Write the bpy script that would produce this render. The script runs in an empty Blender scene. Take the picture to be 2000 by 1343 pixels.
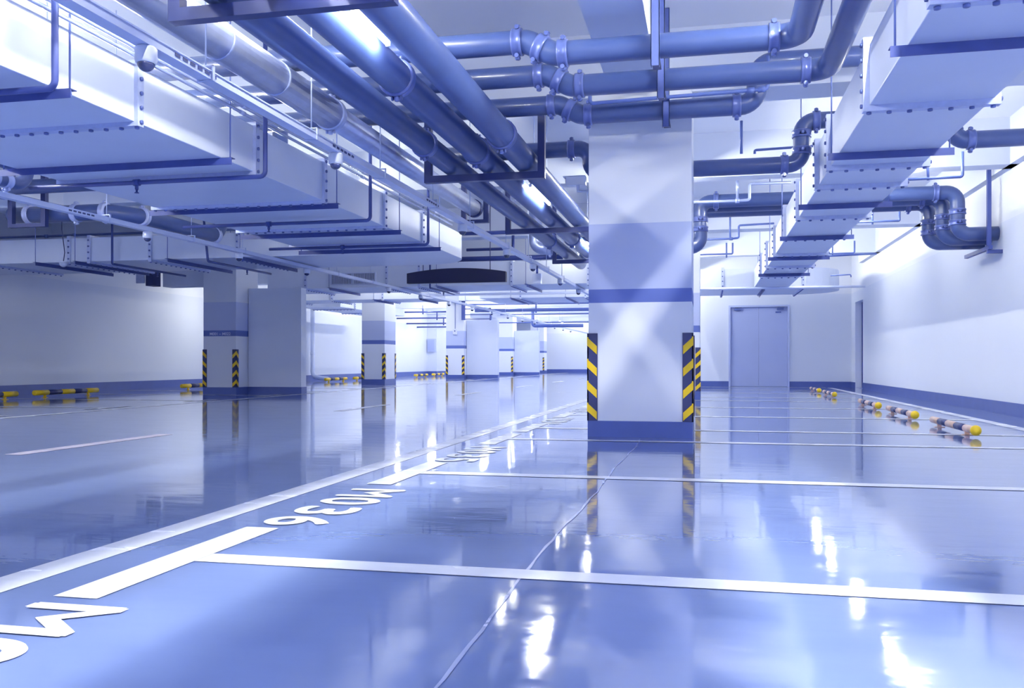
import bpy, math, random
from mathutils import Vector, Matrix
random.seed(7)
C = bpy.context.scene
COL = C.collection

# ------------------------------------------------------------------ camera, world, exposure
H = 0.70                       # camera height
F = 1737.0                     # focal length in pixels of the 2000 x 1343 frame
YAW = math.atan2(382, F)       # the camera looks a little to the left of the garage's long axis (+Y)
cam = bpy.data.cameras.new('camera')
cam.sensor_fit = 'HORIZONTAL'; cam.sensor_width = 36.0
cam.lens = F / 2000 * 36.0
cam.shift_y = 34.5 / 2000
cam.clip_start = 0.02; cam.clip_end = 200
camo = bpy.data.objects.new('camera', cam); COL.objects.link(camo)
camo.location = (0, 0, H); camo.rotation_euler = (math.pi / 2, 0, YAW)
C.camera = camo

W = bpy.data.worlds.new('world'); C.world = W; W.use_nodes = True
W.node_tree.nodes['Background'].inputs[0].default_value = (0.35, 0.45, 1.0, 1)
W.node_tree.nodes['Background'].inputs[1].default_value = 0.35
C.view_settings.view_transform = 'Standard'; C.view_settings.look = 'None'
C.view_settings.exposure = 0.34; C.view_settings.gamma = 1.0
C.view_settings.use_curve_mapping = False
C.cycles.max_bounces = 14; C.cycles.diffuse_bounces = 6; C.cycles.glossy_bounces = 6
C.cycles.sample_clamp_indirect = 6.0
C.cycles.caustics_reflective = False; C.cycles.caustics_refractive = False
LAMP = 170.0                    # emission strength of a tube
LAMP_COL = (1.0, 0.99, 0.87)

SN, CS = math.sin(YAW), math.cos(YAW)
def at(px, py, **k):
    """point of the place seen at a pixel of the photograph, on a plane X=, Y= or Z="""
    u = (px - 1000) / F; v = (706 - py) / F
    d = (-SN + u * CS, CS + u * SN, v)
    a, val = list(k.items())[0]
    i = 'XYZ'.index(a)
    t = (val - (H if i == 2 else 0)) / d[i]
    return Vector((d[0] * t, d[1] * t, H + d[2] * t))

# ------------------------------------------------------------------ materials
def mat(name, col, rough=0.5, metal=0.0, vary=0.06, scale=3.0, bump=0.0, bscale=40.0, spec=0.5, coat=0.0):
    m = bpy.data.materials.new(name); m.use_nodes = True
    nt = m.node_tree; b = nt.nodes['Principled BSDF']
    b.inputs['Roughness'].default_value = rough; b.inputs['Metallic'].default_value = metal
    b.inputs['Specular IOR Level'].default_value = spec
    b.inputs['Coat Weight'].default_value = coat; b.inputs['Coat Roughness'].default_value = 0.05
    g = nt.nodes.new('ShaderNodeNewGeometry')
    n = nt.nodes.new('ShaderNodeTexNoise'); n.inputs['Scale'].default_value = scale; n.inputs['Detail'].default_value = 4
    nt.links.new(g.outputs['Position'], n.inputs['Vector'])
    mx = nt.nodes.new('ShaderNodeMix'); mx.data_type = 'RGBA'
    mx.inputs[6].default_value = (*[c * (1 - vary) for c in col], 1)
    mx.inputs[7].default_value = (*[min(1, c * (1 + vary)) for c in col], 1)
    nt.links.new(n.outputs['Fac'], mx.inputs[0]); nt.links.new(mx.outputs[2], b.inputs['Base Color'])
    if bump:
        n2 = nt.nodes.new('ShaderNodeTexNoise'); n2.inputs['Scale'].default_value = bscale; n2.inputs['Detail'].default_value = 3
        nt.links.new(g.outputs['Position'], n2.inputs['Vector'])
        bp = nt.nodes.new('ShaderNodeBump'); bp.inputs['Strength'].default_value = bump; bp.inputs['Distance'].default_value = 0.01
        nt.links.new(n2.outputs['Fac'], bp.inputs['Height']); nt.links.new(bp.outputs[0], b.inputs['Normal'])
    return m

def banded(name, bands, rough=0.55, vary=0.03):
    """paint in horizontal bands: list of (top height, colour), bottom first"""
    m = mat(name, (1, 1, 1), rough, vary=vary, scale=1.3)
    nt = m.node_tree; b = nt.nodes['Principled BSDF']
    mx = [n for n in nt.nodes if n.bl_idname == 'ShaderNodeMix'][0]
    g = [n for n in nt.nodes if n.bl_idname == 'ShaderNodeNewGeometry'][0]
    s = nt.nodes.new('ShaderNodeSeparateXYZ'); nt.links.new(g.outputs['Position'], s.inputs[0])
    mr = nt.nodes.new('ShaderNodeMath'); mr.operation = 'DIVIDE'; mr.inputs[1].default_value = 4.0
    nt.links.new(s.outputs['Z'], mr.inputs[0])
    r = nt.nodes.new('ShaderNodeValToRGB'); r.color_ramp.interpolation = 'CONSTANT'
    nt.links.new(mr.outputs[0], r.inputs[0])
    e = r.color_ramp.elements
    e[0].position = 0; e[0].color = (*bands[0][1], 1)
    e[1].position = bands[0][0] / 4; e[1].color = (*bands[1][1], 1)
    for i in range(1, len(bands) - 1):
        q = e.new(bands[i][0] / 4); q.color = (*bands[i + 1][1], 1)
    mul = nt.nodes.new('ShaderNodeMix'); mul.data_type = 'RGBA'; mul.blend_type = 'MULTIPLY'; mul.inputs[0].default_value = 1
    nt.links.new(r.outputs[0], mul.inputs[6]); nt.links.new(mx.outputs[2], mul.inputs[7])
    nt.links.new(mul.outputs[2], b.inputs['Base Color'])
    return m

WHITE = (0.80, 0.83, 0.92); PALE = (0.60, 0.66, 0.88); NAVY = (0.045, 0.07, 0.26)
M = {}
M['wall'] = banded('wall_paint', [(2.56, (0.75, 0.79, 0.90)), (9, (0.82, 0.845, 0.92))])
M['pillar'] = banded('pillar_paint', [(1.245, WHITE), (1.36, (0.10, 0.15, 0.46)), (1.98, (0.50, 0.56, 0.80)), (9, WHITE)])
M['panel'] = mat('partition_paint', (0.70, 0.75, 0.89), 0.5, vary=0.03, scale=1.5)
M['ceiling'] = mat('ceiling_paint', (0.81, 0.84, 0.93), 0.7, vary=0.03, scale=1.2, bump=0.05)
M['beam'] = mat('beam_paint', (0.77, 0.81, 0.92), 0.7, vary=0.03, scale=1.2)
M['skirt'] = mat('skirting_paint', (0.07, 0.11, 0.36), 0.35, vary=0.15, scale=5)
M['duct'] = mat('duct_sheet', (0.72, 0.77, 0.91), 0.38, 0.15, vary=0.05, scale=2.0, bump=0.04, bscale=6)
M['flange'] = mat('flange_steel', (0.54, 0.60, 0.84), 0.4, 0.2, vary=0.15, scale=22)
M['bolt'] = mat('bolt_steel', (0.12, 0.16, 0.40), 0.35, 0.5)
M['pipe'] = mat('painted_pipe', (0.055, 0.088, 0.25), 0.33, vary=0.12, scale=6, bump=0.03, bscale=30, coat=0.25)
M['pipe2'] = mat('far_painted_pipe', (0.10, 0.15, 0.42), 0.4, vary=0.1, scale=6)
M['galv'] = mat('metal_jacket', (0.52, 0.58, 0.82), 0.30, 0.75, vary=0.18, scale=9, bump=0.05, bscale=14)
M['coupling'] = mat('coupling_steel', (0.11, 0.15, 0.40), 0.28, 0.2, vary=0.12, scale=14, coat=0.3)
M['lightfit'] = mat('pale_coupling', (0.50, 0.56, 0.84), 0.3, 0.2, vary=0.1, scale=10)
M['steel'] = mat('dark_steel', (0.028, 0.042, 0.16), 0.42, 0.15, vary=0.2, scale=8)
M['bar'] = mat('hanger_bar_paint', (0.05, 0.075, 0.28), 0.42, 0.1, vary=0.2, scale=8)
M['rod'] = mat('hanger_rod_steel', (0.16, 0.21, 0.50), 0.4, 0.3)
M['white_rod'] = mat('white_rod', (0.55, 0.62, 0.86), 0.4, 0.1)
M['tray'] = mat('white_trunking', (0.62, 0.68, 0.90), 0.35, 0.1, vary=0.05, scale=4)
M['conduit'] = mat('conduit_steel', (0.50, 0.57, 0.86), 0.22, 0.4, vary=0.08, scale=8)
M['plastic'] = mat('white_plastic', (0.74, 0.78, 0.92), 0.3, vary=0.02)
M['dome'] = mat('smoked_dome', (0.02, 0.03, 0.12), 0.06, vary=0.02, coat=1.0)
M['sign'] = mat('sign_navy', (0.008, 0.011, 0.06), 0.5, vary=0.06)
M['yellow'] = mat('yellow_paint', (0.86, 0.58, 0.012), 0.35, vary=0.06, scale=12)
M['orange'] = mat('orange_paint', (0.72, 0.50, 0.42), 0.35, vary=0.1, scale=12)
M['rubber'] = mat('navy_rubber', (0.020, 0.028, 0.12), 0.45, vary=0.15, scale=10)
M['door'] = mat('door_paint', (0.43, 0.49, 0.76), 0.4, vary=0.04, scale=2)
M['frame'] = mat('door_frame_paint', (0.50, 0.56, 0.82), 0.4, vary=0.03)
M['darkgap'] = mat('dark_recess', (0.03, 0.045, 0.16), 0.6)
M['letter'] = mat('white_letter', (0.75, 0.79, 0.93), 0.4, vary=0.02)

def floor_like(name, col, vary, rough, ior=1.75, coat=0.4):
    m = mat(name, col, rough, vary=vary, scale=0.9, spec=0.5, coat=coat)
    m.node_tree.nodes['Principled BSDF'].inputs['IOR'].default_value = ior
    nt = m.node_tree; b = nt.nodes['Principled BSDF']
    g = [n for n in nt.nodes if n.bl_idname == 'ShaderNodeNewGeometry'][0]
    mp = nt.nodes.new('ShaderNodeMapping'); mp.inputs['Scale'].default_value = (1.0, 2.2, 1.0)
    nt.links.new(g.outputs['Position'], mp.inputs['Vector'])
    n1 = nt.nodes.new('ShaderNodeTexNoise'); n1.inputs['Scale'].default_value = 1.7; n1.inputs['Detail'].default_value = 3
    n2 = nt.nodes.new('ShaderNodeTexNoise'); n2.inputs['Scale'].default_value = 11; n2.inputs['Detail'].default_value = 2
    nt.links.new(mp.outputs[0], n1.inputs['Vector']); nt.links.new(mp.outputs[0], n2.inputs['Vector'])
    ad = nt.nodes.new('ShaderNodeMath'); ad.operation = 'MULTIPLY_ADD'; ad.inputs[1].default_value = 0.05
    nt.links.new(n2.outputs['Fac'], ad.inputs[0]); nt.links.new(n1.outputs['Fac'], ad.inputs[2])
    bp = nt.nodes.new('ShaderNodeBump'); bp.inputs['Strength'].default_value = 0.11; bp.inputs['Distance'].default_value = 0.02
    nt.links.new(ad.outputs[0], bp.inputs['Height']); nt.links.new(bp.outputs[0], b.inputs['Normal'])
    n3 = nt.nodes.new('ShaderNodeTexNoise'); n3.inputs['Scale'].default_value = 2.4; n3.inputs['Detail'].default_value = 5
    nt.links.new(mp.outputs[0], n3.inputs['Vector'])
    rr = nt.nodes.new('ShaderNodeMapRange'); rr.inputs[1].default_value = 0.3; rr.inputs[2].default_value = 0.7
    rr.inputs[3].default_value = rough * 0.6; rr.inputs[4].default_value = rough * 1.5
    nt.links.new(n3.outputs['Fac'], rr.inputs[0]); nt.links.new(rr.outputs[0], b.inputs['Roughness'])
    return m
M['floor'] = floor_like('epoxy_floor', (0.175, 0.24, 0.49), 0.14, 0.07)
M['paintline'] = floor_like('floor_line_paint', (0.76, 0.79, 0.90), 0.06, 0.2, 1.45, 0.0)
M['orangeline'] = floor_like('faded_orange_line', (0.72, 0.66, 0.80), 0.08, 0.2, 1.45, 0.0)
M['joint'] = floor_like('joint_sealant', (0.40, 0.47, 0.78), 0.3, 0.2)

def emit(name, col, s):
    m = bpy.data.materials.new(name); m.use_nodes = True; nt = m.node_tree
    nt.nodes.remove(nt.nodes['Principled BSDF'])
    e = nt.nodes.new('ShaderNodeEmission'); e.inputs[0].default_value = (*col, 1); e.inputs[1].default_value = s
    nt.links.new(e.outputs[0], nt.nodes['Material Output'].inputs[0]); return m
M['tube'] = emit('lit_tube', LAMP_COL, LAMP)
M['tube_bright'] = emit('lit_tube_bright', LAMP_COL, LAMP * 2.1)
M['tube_mid'] = emit('lit_tube_mid', LAMP_COL, LAMP * .6)
M['tube_spot'] = emit('lit_tube_spot', LAMP_COL, LAMP * 4.0)
M['tube_soft'] = emit('lit_tube_soft', LAMP_COL, LAMP * .27)

# ------------------------------------------------------------------ mesh building
ORG = {}
def V(*a): return Vector(a)
def fillet(pts, R, n=8):
    pts = [Vector(p) for p in pts]; out = [pts[0]]
    for i in range(1, len(pts) - 1):
        a, b, c = pts[i - 1], pts[i], pts[i + 1]
        d1 = (a - b).normalized(); d2 = (c - b).normalized()
        ang = math.acos(max(-1, min(1, d1.dot(d2))))
        if ang > math.pi - 0.02: continue
        t = min(R / math.tan(ang / 2), (a - b).length * 0.49, (c - b).length * 0.49)
        r = t * math.tan(ang / 2)
        ctr = b + (d1 + d2).normalized() * (r / math.sin(ang / 2))
        p0 = b + d1 * t - ctr; p1 = b + d2 * t - ctr
        tot = math.pi - ang
        for k in range(n + 1):
            f = k / n
            out.append(ctr + (p0 * math.sin((1 - f) * tot) + p1 * math.sin(f * tot)) / math.sin(tot))
    out.append(pts[-1]); return out

class MB:
    def __init__(s): s.v = []; s.f = []; s.m = []; s.sm = []; s.cur = 0
    def face(s, idx, smooth=False): s.f.append(tuple(idx)); s.m.append(s.cur); s.sm.append(smooth)
    def box(s, x0, x1, y0, y1, z0, z1):
        b = len(s.v)
        for z in (z0, z1):
            for x, y in ((x0, y0), (x1, y0), (x1, y1), (x0, y1)): s.v.append(V(x, y, z))
        for q in ((3, 2, 1, 0), (4, 5, 6, 7), (0, 1, 5, 4), (1, 2, 6, 5), (2, 3, 7, 6), (3, 0, 4, 7)): s.face([b + i for i in q])
        return s
    def prism(s, poly, z0, z1, f=None):
        """polygon (counter-clockwise) swept from z0 to z1; f maps (a,b,z) to a point"""
        f = f or (lambda a, b_, z: V(a, b_, z)); b = len(s.v); n = len(poly)
        for z in (z0, z1):
            for p in poly: s.v.append(f(p[0], p[1], z))
        s.face([b + i for i in range(n)][::-1]); s.face([b + n + i for i in range(n)])
        for i in range(n):
            j = (i + 1) % n; s.face([b + i, b + j, b + n + j, b + n + i])
        return s
    def tube(s, pts, r, n=16, caps=True):
        pts = [Vector(p) for p in pts]; rs = r if isinstance(r, (list, tuple)) else [r] * len(pts)
        ups = None; b0 = len(s.v)
        for i, p in enumerate(pts):
            if i == 0: t = (pts[1] - p).normalized()
            elif i == len(pts) - 1: t = (p - pts[i - 1]).normalized()
            else:
                t = ((p - pts[i - 1]).normalized() + (pts[i + 1] - p).normalized()).normalized()
            if ups is None:
                ups = Vector((0, 0, 1)) if abs(t.z) < 0.9 else Vector((1, 0, 0))
            ups = (ups - t * ups.dot(t)).normalized(); sd = t.cross(ups)
            for k in range(n):
                a = 2 * math.pi * k / n
                s.v.append(p + (ups * math.cos(a) + sd * math.sin(a)) * rs[i])
        for i in range(len(pts) - 1):
            for k in range(n):
                k2 = (k + 1) % n; o = b0 + i * n
                s.face([o + k, o + n + k, o + n + k2, o + k2], True)
        if caps:
            s.face([b0 + k for k in range(n)]); o = b0 + (len(pts) - 1) * n
            s.face([o + k for k in range(n)][::-1])
        return s
    def lathe(s, p, d, prof, n=20):
        p = Vector(p); d = Vector(d).normalized()
        return s.tube_rings([p + d * a for a, _ in prof], [r for _, r in prof], d, n)
    def tube_rings(s, pts, rs, d, n):
        up = Vector((0, 0, 1)) if abs(d.z) < 0.9 else Vector((1, 0, 0))
        up = (up - d * up.dot(d)).normalized(); sd = d.cross(up); b0 = len(s.v)
        for p, r in zip(pts, rs):
            for k in range(n):
                a = 2 * math.pi * k / n; s.v.append(p + (up * math.cos(a) + sd * math.sin(a)) * max(r, 1e-4))
        for i in range(len(pts) - 1):
            for k in range(n):
                k2 = (k + 1) % n; o = b0 + i * n; s.face([o + k, o + n + k, o + n + k2, o + k2], True)
        s.face([b0 + k for k in range(n)]); o = b0 + (len(pts) - 1) * n; s.face([o + k for k in range(n)][::-1])
        return s
    def ball(s, c, r, n=16, sx=(1, 1, 1), lo=-90, hi=90):
        prof = []; m = 9
        c = Vector(c); b0 = len(s.v)
        for i in range(m):
            a = math.radians(lo + (hi - lo) * i / (m - 1))
            for k in range(n):
                q = 2 * math.pi * k / n
                s.v.append(c + V(max(1e-4, math.cos(a)) * math.cos(q) * r * sx[0], max(1e-4, math.cos(a)) * math.sin(q) * r * sx[1], math.sin(a) * r * sx[2]))
        for i in range(m - 1):
            for k in range(n):
                k2 = (k + 1) % n; o = b0 + i * n; s.face([o + k, o + k2, o + n + k2, o + n + k], True)
        s.face([b0 + k for k in range(n)][::-1]); o = b0 + (m - 1) * n; s.face([o + k for k in range(n)])
        return s
    def build(s, name, mats, parent=None, kind=None, label=None, cat=None, group=None, bevel=0):
        me = bpy.data.meshes.new(name)
        if parent is not None:
            r = parent
            while r.parent: r = r.parent
            org = ORG[r.name]
        else:
            xs = [v.x for v in s.v]; ys = [v.y for v in s.v]; zs = [v.z for v in s.v]
            org = V((min(xs) + max(xs)) / 2, (min(ys) + max(ys)) / 2, min(zs))
        me.from_pydata([tuple(v - org) for v in s.v], [], s.f)
        for mm in (mats if isinstance(mats, (list, tuple)) else [mats]): me.materials.append(M[mm] if isinstance(mm, str) else mm)
        for p, i, q in zip(me.polygons, s.m, s.sm): p.material_index = i; p.use_smooth = q
        me.update()
        o = bpy.data.objects.new(name, me); COL.objects.link(o)
        if parent is not None: o.parent = parent
        else: o.location = org; ORG[o.name] = org
        if bevel:
            bm = o.modifiers.new('bevel', 'BEVEL'); bm.width = bevel; bm.segments = 2; bm.limit_method = 'ANGLE'
        tag(o, label, cat, group, kind); return o

def tag(o, label=None, cat=None, group=None, kind=None):
    if label: o['label'] = label
    if cat: o['category'] = cat
    if group: o['group'] = group
    if kind: o['kind'] = kind
    return o
def thing(name, label, cat, loc, group=None, kind=None):
    o = bpy.data.objects.new(name, None); COL.objects.link(o); o.empty_display_size = 0.1
    o.location = loc; ORG[o.name] = Vector(loc); tag(o, label, cat, group, kind); return o
def dup(root, delta, label=None, rotz=None):
    def cp(o, par):
        c = o.copy(); COL.objects.link(c)
        if par is not None: c.parent = par
        for ch in list(o.children): cp(ch, c)
        return c
    r = cp(root, None); r.location = Vector(root.location) + Vector(delta)
    if rotz is not None: r.rotation_euler.z = rotz
    ORG[r.name] = Vector(r.location)
    if label: r['label'] = label
    return r
ORD = ['nearest', 'second', 'third', 'fourth', 'fifth', 'sixth', 'seventh', 'eighth', 'ninth', 'tenth', 'eleventh', 'twelfth',
       'thirteenth', 'fourteenth', 'fifteenth', 'sixteenth', 'seventeenth', 'eighteenth', 'nineteenth', 'twentieth']

# ------------------------------------------------------------------ the setting
XR, XL, YB, YE, YN, ZC = 3.85, -14.4, 25.8, 58.0, -7.0, 3.80   # right wall, left wall, back wall, end wall, near wall, slab
fl = MB().box(XL, XR, YN, YE, -0.2, 0).build('floor', 'floor', kind='structure')
ce = MB().box(XL, XR, YN, YE, ZC, ZC + 0.2).build('ceiling', 'ceiling', kind='structure')
def beam(x0, x1, y0, y1, z0, top=ZC): return MB().box(x0, x1, y0, y1, z0, top).build('beam', 'beam', ce)
beam(-0.88, -0.44, YN, YB, 3.2)                                  # long beam over the pillar row
beam(-10.5, -10.06, YN, YE, 3.2)
for y, w in ((-4.2, .3), (-0.1, .45), (4.1, .3)): beam(-0.44, XR, y, y + w, 3.2)
for y, w in ((8.4, .46), (12.35, .3), (17.3, .42), (21.6, .3)):
    beam(-0.44, XR, y, y + w, 3.2)
for y, w in ((-4.2, .3), (-0.1, .45), (4.1, .3), (8.4, .46), (12.35, .3), (17.3, .42), (21.6, .3), (26.2, .45), (30.6, .3), (35.2, .45), (39.8, .3), (44.5, .45), (49, .3), (53.6, .45)):
    beam(-10.06, -0.88, y, y + w, 3.2)
    beam(XL, -10.5, y, y + w, 3.2)
beam(3.74, XR, YN, 23.9, 3.2)                                    # edge beam along the right wall
MB().box(-11.8, -10.66, 17.6, 17.95, 2.36, 3.2).build('bulkhead', 'beam', ce)

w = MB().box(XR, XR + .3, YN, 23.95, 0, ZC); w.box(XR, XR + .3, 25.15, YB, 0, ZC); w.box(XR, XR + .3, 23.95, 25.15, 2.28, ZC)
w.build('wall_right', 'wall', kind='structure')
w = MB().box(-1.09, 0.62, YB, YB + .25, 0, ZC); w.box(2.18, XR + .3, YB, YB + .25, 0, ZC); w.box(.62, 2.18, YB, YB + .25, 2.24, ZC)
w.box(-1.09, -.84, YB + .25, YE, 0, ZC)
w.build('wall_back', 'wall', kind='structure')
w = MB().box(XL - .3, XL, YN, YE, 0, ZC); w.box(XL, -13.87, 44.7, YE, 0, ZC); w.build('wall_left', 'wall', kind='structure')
MB().box(XL - .3, -.84, YE, YE + .3, 0, ZC).build('wall_end', 'wall', kind='structure')
MB().box(XL - .3, XR + .3, YN - .3, YN, 0, ZC).build('wall_near', 'wall', kind='structure')
MB().box(XR - .015, XR, YN, 23.95, 0, .17).build('baseboard_right', 'skirt', kind='structure')
b = MB().box(-1.09, .58, YB - .015, YB, 0, .15); b.box(2.22, XR, YB - .015, YB, 0, .15); b.box(XR - .015, XR, 25.15, YB - .015, 0, .15)
b.build('baseboard_back', 'skirt', kind='structure')
b = MB().box(XL, XL + .015, YN, 44.7, 0, .2); b.box(XL, -13.855, 44.685, 44.7, 0, .2); b.box(-13.87, -13.855, 44.7, YE, 0, .2)
b.build('baseboard_left', 'skirt', kind='structure')
MB().box(-13.87, -1.09, YE - .015, YE, 0, .2).build('baseboard_end', 'skirt', kind='structure')

# doors
d = thing('door_1', None, None, (1.4, YB, 0), kind='structure')
MB().box(.58, .63, YB - .03, YB + .14, 0, 2.28).box(2.17, 2.22, YB - .03, YB + .14, 0, 2.28).box(.63, 2.17, YB - .03, YB + .14, 2.23, 2.28).build('door_frame', 'frame', d)
for x0, x1 in ((.632, 1.398), (1.402, 2.168)):
    lf = MB().box(x0, x1, YB + .03, YB + .08, .012, 2.228).build('door_leaf', 'door', d, bevel=.004)
    xx = x0 + .1 if x0 < 1 else x1 - .28
    cl = MB().box(xx, xx + .18, YB - .035, YB + .03, 2.14, 2.20); cl.box(xx + .02, xx + .2, YB - .02, YB - .01, 2.205, 2.22)
    cl.build('door_closer', 'bolt', lf)
h = MB().box(1.85, 2.0, YB + .005, YB + .03, 2.06, 2.10).build('door_label_plate', 'bolt', d)
d = thing('door_2', None, None, (XR + .2, 24.55, 0), kind='structure')
MB().box(XR + .16, XR + .24, 23.955, 24.0, 0, 2.275).box(XR + .16, XR + .24, 25.1, 25.145, 0, 2.275).box(XR + .16, XR + .24, 24.0, 25.1, 2.23, 2.275).build('door_frame', 'bar', d)
lf = MB().box(XR + .18, XR + .22, 24.003, 25.097, .012, 2.228).build('door_leaf', 'door', d)
MB().tube([(XR + .18, 24.1, 1.0), (XR + .13, 24.1, 1.0), (XR + .13, 24.22, 1.0)], .01, 8).build('door_handle', 'bolt', lf)
MB().box(XR + .295, XR + .31, 23.9, 25.2, 0, 2.3).build('wall_recess', 'darkgap', kind='structure')

# ------------------------------------------------------------------ floor markings (painted on the floor: parts of it)
def paint(name, x0, x1, y0, y1, z=.0015, m='paintline'):
    q = MB(); q.v = [V(x0, y0, z), V(x1, y0, z), V(x1, y1, z), V(x0, y1, z)]; q.face([0, 1, 2, 3]); return q.build(name, m, fl)
paint('lane_line', -2.24, -2.09, YN, 55)
paint('lane_line', -8.62, -8.48, YN, 55)
paint('lane_line', 3.12, 3.26, -6, 25)
for k in range(-2, 9):
    y = 5.72 + 6.03 * k; paint('lane_dash', -5.18, -5.03, y, y + 1.95, m='orangeline' if k == 0 else 'paintline')
bays_r = [-4.7, -2.2, .33, 2.865, 5.36, 7.88, 9.24, 11.6, 13.95, 16.4, 17.95, 20.4, 22.85, 25.3]
for i, y in enumerate(bays_r):
    paint('bay_line', -1.755, 3.12, y - .062, y + .062, .0025)
    if y < 25: paint('bay_corner_mark', -1.905, -1.757, y - .57, y + .57, .0025)
bays_l = [-3, -.5, 2, 4.5, 7, 9.35, 11.85, 14.4, 16.9, 19.2, 21.7, 24.2, 27.6, 30.2, 32.8, 35.2, 37.5, 40, 42.5, 46.5, 49, 51.5]
for y in bays_l:
    paint('bay_line', -14.0, -8.9, y - .06, y + .06, .0025)
    paint('bay_corner_mark', -8.95, -8.81, y - .5, y + .5, .003)
def lettering(name, text, size, loc, rot, parent, m, xs=1.0, off=0.0, spacing=1.0, thick=0.0):
    cu = bpy.data.curves.new(name, 'FONT'); cu.body = text; cu.size = size; cu.offset = off; cu.space_character = spacing; cu.extrude = thick
    t = bpy.data.objects.new(name + '_src', cu); COL.objects.link(t)
    bpy.context.view_layer.update()
    me = bpy.data.meshes.new_from_object(t.evaluated_get(bpy.context.evaluated_depsgraph_get()))
    COL.objects.unlink(t); bpy.data.objects.remove(t)
    r = parent
    while r.parent: r = r.parent
    mx = Matrix.Translation(Vector(loc) - ORG[r.name]) @ rot.to_4x4() @ Matrix.Diagonal((xs, 1, 1, 1))
    me.transform(mx); me.materials.clear(); me.materials.append(M[m]); me.name = name
    o = bpy.data.objects.new(name, me); COL.objects.link(o); o.parent = parent; return o
def glyph(ch):
    cu = bpy.data.curves.new('glyph', 'FONT'); cu.body = ch; cu.size = 1
    t = bpy.data.objects.new('glyph', cu); COL.objects.link(t); bpy.context.view_layer.update()
    me = bpy.data.meshes.new_from_object(t.evaluated_get(bpy.context.evaluated_depsgraph_get()))
    vs = [v.co.copy() for v in me.vertices]; fs = [tuple(p.vertices) for p in me.polygons]
    COL.objects.unlink(t); bpy.data.objects.remove(t)
    x0, x1 = min(v.x for v in vs), max(v.x for v in vs); y0, y1 = min(v.y for v in vs), max(v.y for v in vs)
    return [((v.x - x0) / (x1 - x0) - .5, (v.y - y0) / (y1 - y0)) for v in vs], fs
def bay_number(text, y0, x0=-1.89, h=.285):
    q = MB()
    for i, ch in enumerate(text):
        vs, fs = glyph(ch); w_ = .255 if ch == 'M' else .20; yc = y0 - .285 * i
        for k, (dx, dy) in enumerate(((0, 0), (.011, 0), (-.011, 0), (0, .009), (0, -.009))):
            b = len(q.v)
            q.v += [V(x0 + v * h + dx, yc - u * w_ + dy, .003 + .00015 * k) for u, v in vs]
            for f in fs: q.face([b + n for n in f])
    return q.build('bay_number', 'paintline', fl)
for txt, y0 in (('M037', 2.09), ('M036', 4.46), ('M035', 6.95), ('M034', 10.8), ('M033', 13.2), ('M032', 15.6)): bay_number(txt, y0)
j = MB(); ys = [YN + .12 * i for i in range(int((8.2 - YN) / .12) + 1)]
xs_ = []
x = 0
for y in ys:
    x = x * .93 + random.uniform(-.006, .006); xs_.append(-.585 + x)
for i, y in enumerate(ys):
    wd = random.uniform(.002, .0065); j.v += [V(xs_[i] - wd, y, .002), V(xs_[i] + wd, y, .002)]
for i in range(len(ys) - 1): j.face([2 * i, 2 * i + 1, 2 * i + 3, 2 * i + 2])
j.build('expansion_joint', 'joint', fl)

# ------------------------------------------------------------------ pillars with corner guards
def guard(par, cx, cy, sx, sy, wd=.085, z0=.148, z1=.965, stripes=4):
    """L-shaped rubber guard on the corner (cx,cy); sx, sy point along the two faces, away from the corner"""
    g = MB(); T = .012
    for ax, s in ((0, sx), (1, sy)):
        def P(a, out, z, ax=ax, s=s):     # a along the face from the corner, out of the face
            return V(cx + s * a, cy - sy * out, z) if ax == 0 else V(cx - sx * out, cy + s * a, z)
        for lo, hi, dep, mi, z_a, z_b, slant in [(-T, wd, T, 0, z0, z1, 0)] + [(-T - .001, wd - .006, T + .0015, 1, None, None, k) for k in range(stripes)]:
            g.cur = mi; b0 = len(g.v)
            if mi == 0: zz = [(lo, z_a), (hi, z_a), (hi, z_b), (lo, z_b)]
            else:
                per = (z1 - z0) / stripes; top = z1 - .035 - per * slant; h_ = per * .38
                zz = [(lo, top - h_), (hi, top - h_ - wd), (hi, top - wd), (lo, top)]
                zz = [(a, max(z0 + .01, z)) for a, z in zz]
            for o_ in (0, dep):
                for a, z in zz: g.v.append(P(a, o_, z))
            for q in ((0, 1, 2, 3), (4, 5, 6, 7), (0, 1, 5, 4), (1, 2, 6, 5), (2, 3, 7, 6), (3, 0, 4, 7)): g.face([b0 + i for i in q])
    return g.build('corner_guard', ['rubber', 'yellow'], par, label='navy guard with yellow stripes')
def pillar(x0, x1, y0, y1, label, corners='lr', top=3.2, gh=.965):
    p = thing('pillar', label, 'pillar', ((x0 + x1) / 2, (y0 + y1) / 2, 0))
    MB().box(x0, x1, y0, y1, 0, top).build('column_shaft', 'pillar', p, bevel=.006)
    e = .008; MB().box(x0 - e, x1 + e, y0 - e, y1 + e, 0, .148).build('base_skirt', 'skirt', p)
    if 'l' in corners: guard(p, x0, y0, 1, 1, z1=gh)
    if 'r' in corners: guard(p, x1, y0, -1, 1, z1=gh)
    if 'b' in corners: guard(p, x1, y1, -1, -1, z1=gh)
    return p
pillar(-1.09, -.14, 8.30, 9.26, 'large white pillar with blue band closest to the camera', 'lrb')
pillar(-1.09, -.14, 16.95, 17.9, 'white pillar standing directly behind the large close pillar', 'lr')
p1 = pillar(-10.68, -9.9, 17.4, 18.35, 'white pillar lettered M001 - M022 on its blue band', 'lr')
RX = Matrix.Rotation(math.pi / 2, 3, 'X')
lettering('band_lettering', 'M001 – M022', .085, (-10.53, 17.398, 1.272), RX, p1, 'letter', xs=1.05, thick=.001, off=.001)
pillar(-10.62, -9.86, 26.3, 27.3, 'free-standing pillar with three striped guards, second in the row left of the lane', 'lrb')
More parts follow.
